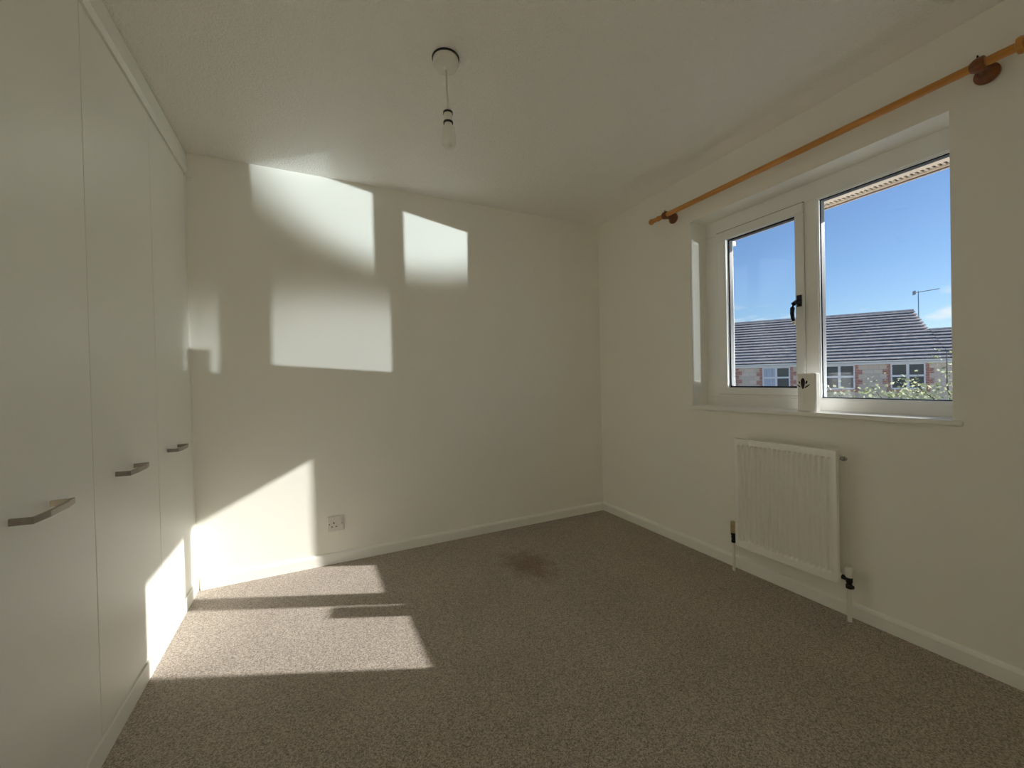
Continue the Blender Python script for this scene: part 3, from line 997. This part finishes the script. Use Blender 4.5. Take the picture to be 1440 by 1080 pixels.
bm = bmesh.new(); tube(bm, [(-4.53, -0.06, EAVE-0.10), (-4.53, -0.06, 0)], 0.042, 10)
link('downpipe', bm, 'white_out', house)
qb = {}
for w0, w1, z0, z1, curtain in ((-3.19, -2.00, 0.33, 1.44, True), (-0.61, 0.57, 0.28, 1.45, False), (1.86, 3.05, 0.27, 1.45, False)):
    z0 += ZG; z1 += ZG
    zc = z0+(z1-z0)*0.52
    xc = (w0+w1)/2
    f = 0.055
    bm = bmesh.new()
    box(bm, w0, w1, -0.03, 0.03, z0, z0+f*1.3); box(bm, w0, w1, -0.03, 0.03, z1-f, z1)
    box(bm, w0, w0+f, -0.03, 0.03, z0, z1); box(bm, w1-f, w1, -0.03, 0.03, z0, z1)
    box(bm, xc-f*0.9, xc+f*0.9, -0.03, 0.03, z0, z1); box(bm, w0, w1, -0.03, 0.03, zc-f*0.8, zc+f*0.8)
    wn = link('window', bm, 'white_out', house)
    for a, b in ((w0+f, xc-f), (xc+f, w1-f)):
        for c, d in ((z0+f, zc-f*0.7), (zc+f*0.7, z1-f)):
            link('pane', B((a, b, -0.008, -0.004, c, d)), 'curtain' if (curtain and a < xc-0.3) else 'dark_pane', wn)
    link('brick_sill', B((w0-0.14, w1+0.14, -0.05, 0, z0-0.13, z0-0.005)), 'brick', house)
    h = (z1-z0)/5
    for side in (-1, 1):
        for k in range(5):
            wd = 0.27 if k % 2 else 0.13
            if side < 0:
                wd = 0.13 if (k % 2 == 0) else 0.27
                b = (w0-wd, w0-0.003)
            else:
                b = (w1+0.003, w1+wd)
            link('brick_quoin', B((b[0], b[1], -0.022, 0, z0+h*k+0.006, z0+h*(k+1)-0.006)), 'brick', house)
for k in range(6):
    wd = 0.16 if k % 2 else 0.30
    link('brick_quoin', B((-4.42, -4.42+wd, -0.022, 0, ZG+0.2+0.22*k, ZG+0.2+0.22*k+0.205)), 'brick', house)

# TV aerial on the gable
aer = tag(empty('television_aerial', HO+HU*3.98-HN*3.6+Vector((0, 0, 3.0+3.1)), hrot), 'thin metal television aerial on a mast above the tiled roof', 'aerial')
bm = bmesh.new(); tube(bm, [(0, 0, 0), (0, 0, 2.10)], 0.022, 8)
link('mast', bm, 'aerial', aer)
for zb in (0.25, 0.65):
    link('mast_bracket', B((-0.18, 0.03, -0.02, 0.02, zb, zb+0.05)), 'aerial', aer)
bm = bmesh.new(); tube(bm, [(-0.16, 0, 2.02), (0.80, 0, 2.13)], 0.016, 8)
link('boom', bm, 'aerial', aer)
link('reflector', B((-0.19, -0.13, -0.12, 0.12, 1.92, 2.12)), 'aerial', aer, bevel=0.01)
for i in range(8):
    x = -0.02+0.105*i
    bm = bmesh.new(); tube(bm, [(x, -0.14, 2.036+0.1146*x), (x, 0.14, 2.036+0.1146*x)], 0.006, 6)
    link('element', bm, 'aerial', aer)

# ------------------------------------------------------------------ tree below the window
rng = random.Random(7)
TB = Vector((8.9, 0.2, -3.0))
tree = tag(empty('garden_tree', TB), 'sparse sunlit leafy tree in front of the stone house', 'tree')
bm = bmesh.new()
tube(bm, [(0, 0, 0), (0.05, 0.05, 1.2), (0.0, 0.12, 2.3), (0.05, 0.2, 3.1)], [0.10, 0.085, 0.06, 0.035], 10)
link('trunk', bm, 'bark', tree, smooth=True)
branches = [
    [(0.0, 0.12, 2.3), (0.0, 0.35, 3.0), (0.05, 0.5, 3.8), (0.05, 0.5, 4.45)],
    [(0.0, 0.15, 2.6), (-0.05, 0.50, 3.35), (-0.1, 0.75, 3.65), (-0.1, 1.05, 3.95)],
    [(0.05, 0.05, 1.6), (0.1, 0.8, 2.6), (0.2, 1.4, 3.25), (0.2, 1.75, 3.75)],
    [(0.05, 0.05, 1.4), (-0.2, 1.0, 2.4), (-0.2, 1.8, 3.1), (-0.25, 2.2, 3.60)],
    [(0.05, 0.05, 1.3), (0.3, 1.1, 2.2), (0.35, 1.9, 2.9), (0.35, 2.05, 3.45)],
    [(0.05, 0.05, 1.5), (0.4, 0.6, 2.7), (0.5, 0.95, 3.30), (0.5, 1.3, 3.62)],
    [(0.0, 0.12, 2.2), (-0.35, 0.3, 3.0), (-0.45, 0.5, 3.35), (-0.5, 0.8, 3.58)],
    [(0.05, 0.2, 3.0), (0.3, 0.0, 3.6), (0.4, 0.1, 4.1), (0.4, 0.15, 4.6)],
]
leaves = bmesh.new()


def leaf(p, size):
    d = Vector((rng.uniform(-1, 1), rng.uniform(-1, 1), rng.uniform(-0.8, 0.5))).normalized()
    s = d.cross(Vector((rng.uniform(-1, 1), rng.uniform(-1, 1), rng.uniform(-1, 1)))).normalized()
    nrm = d.cross(s)
    w = size*0.33
    a = p; b = p+d*size*0.5+s*w; c = p+d*size; e = p+d*size*0.5-s*w; m = p+d*size*0.5-nrm*size*0.07
    va, vb_, vc, ve, vm = [leaves.verts.new(q) for q in (a, b, c, e, m)]
    for f in ((va, vb_, vm), (vb_, vc, vm), (vc, ve, vm), (ve, va, vm)):
        leaves.faces.new(f)


for bi, br in enumerate(branches):
    pts = [Vector(q) for q in br]
    bm = bmesh.new()
    tube(bm, pts, [0.035, 0.022, 0.014, 0.006], 7)
    link('branch', bm, 'bark', tree, smooth=True)
    for k in range((420 if bi in (2, 3, 4, 5) else 190) if bi not in (0, 7) else 100):
        t = rng.uniform(0.9, 3.0)
        i = min(2, int(t))
        p = pts[i].lerp(pts[i+1], t-i)
        spread = 0.20 if bi in (2, 3, 4) else 0.13
        p = p+Vector((rng.gauss(0, spread), rng.gauss(0, spread), rng.gauss(0, spread*0.7)))
        leaf(p, rng.uniform(0.05, 0.105))
fo = link('foliage', leaves, 'leaf', tree)
fo['kind'] = 'stuff'
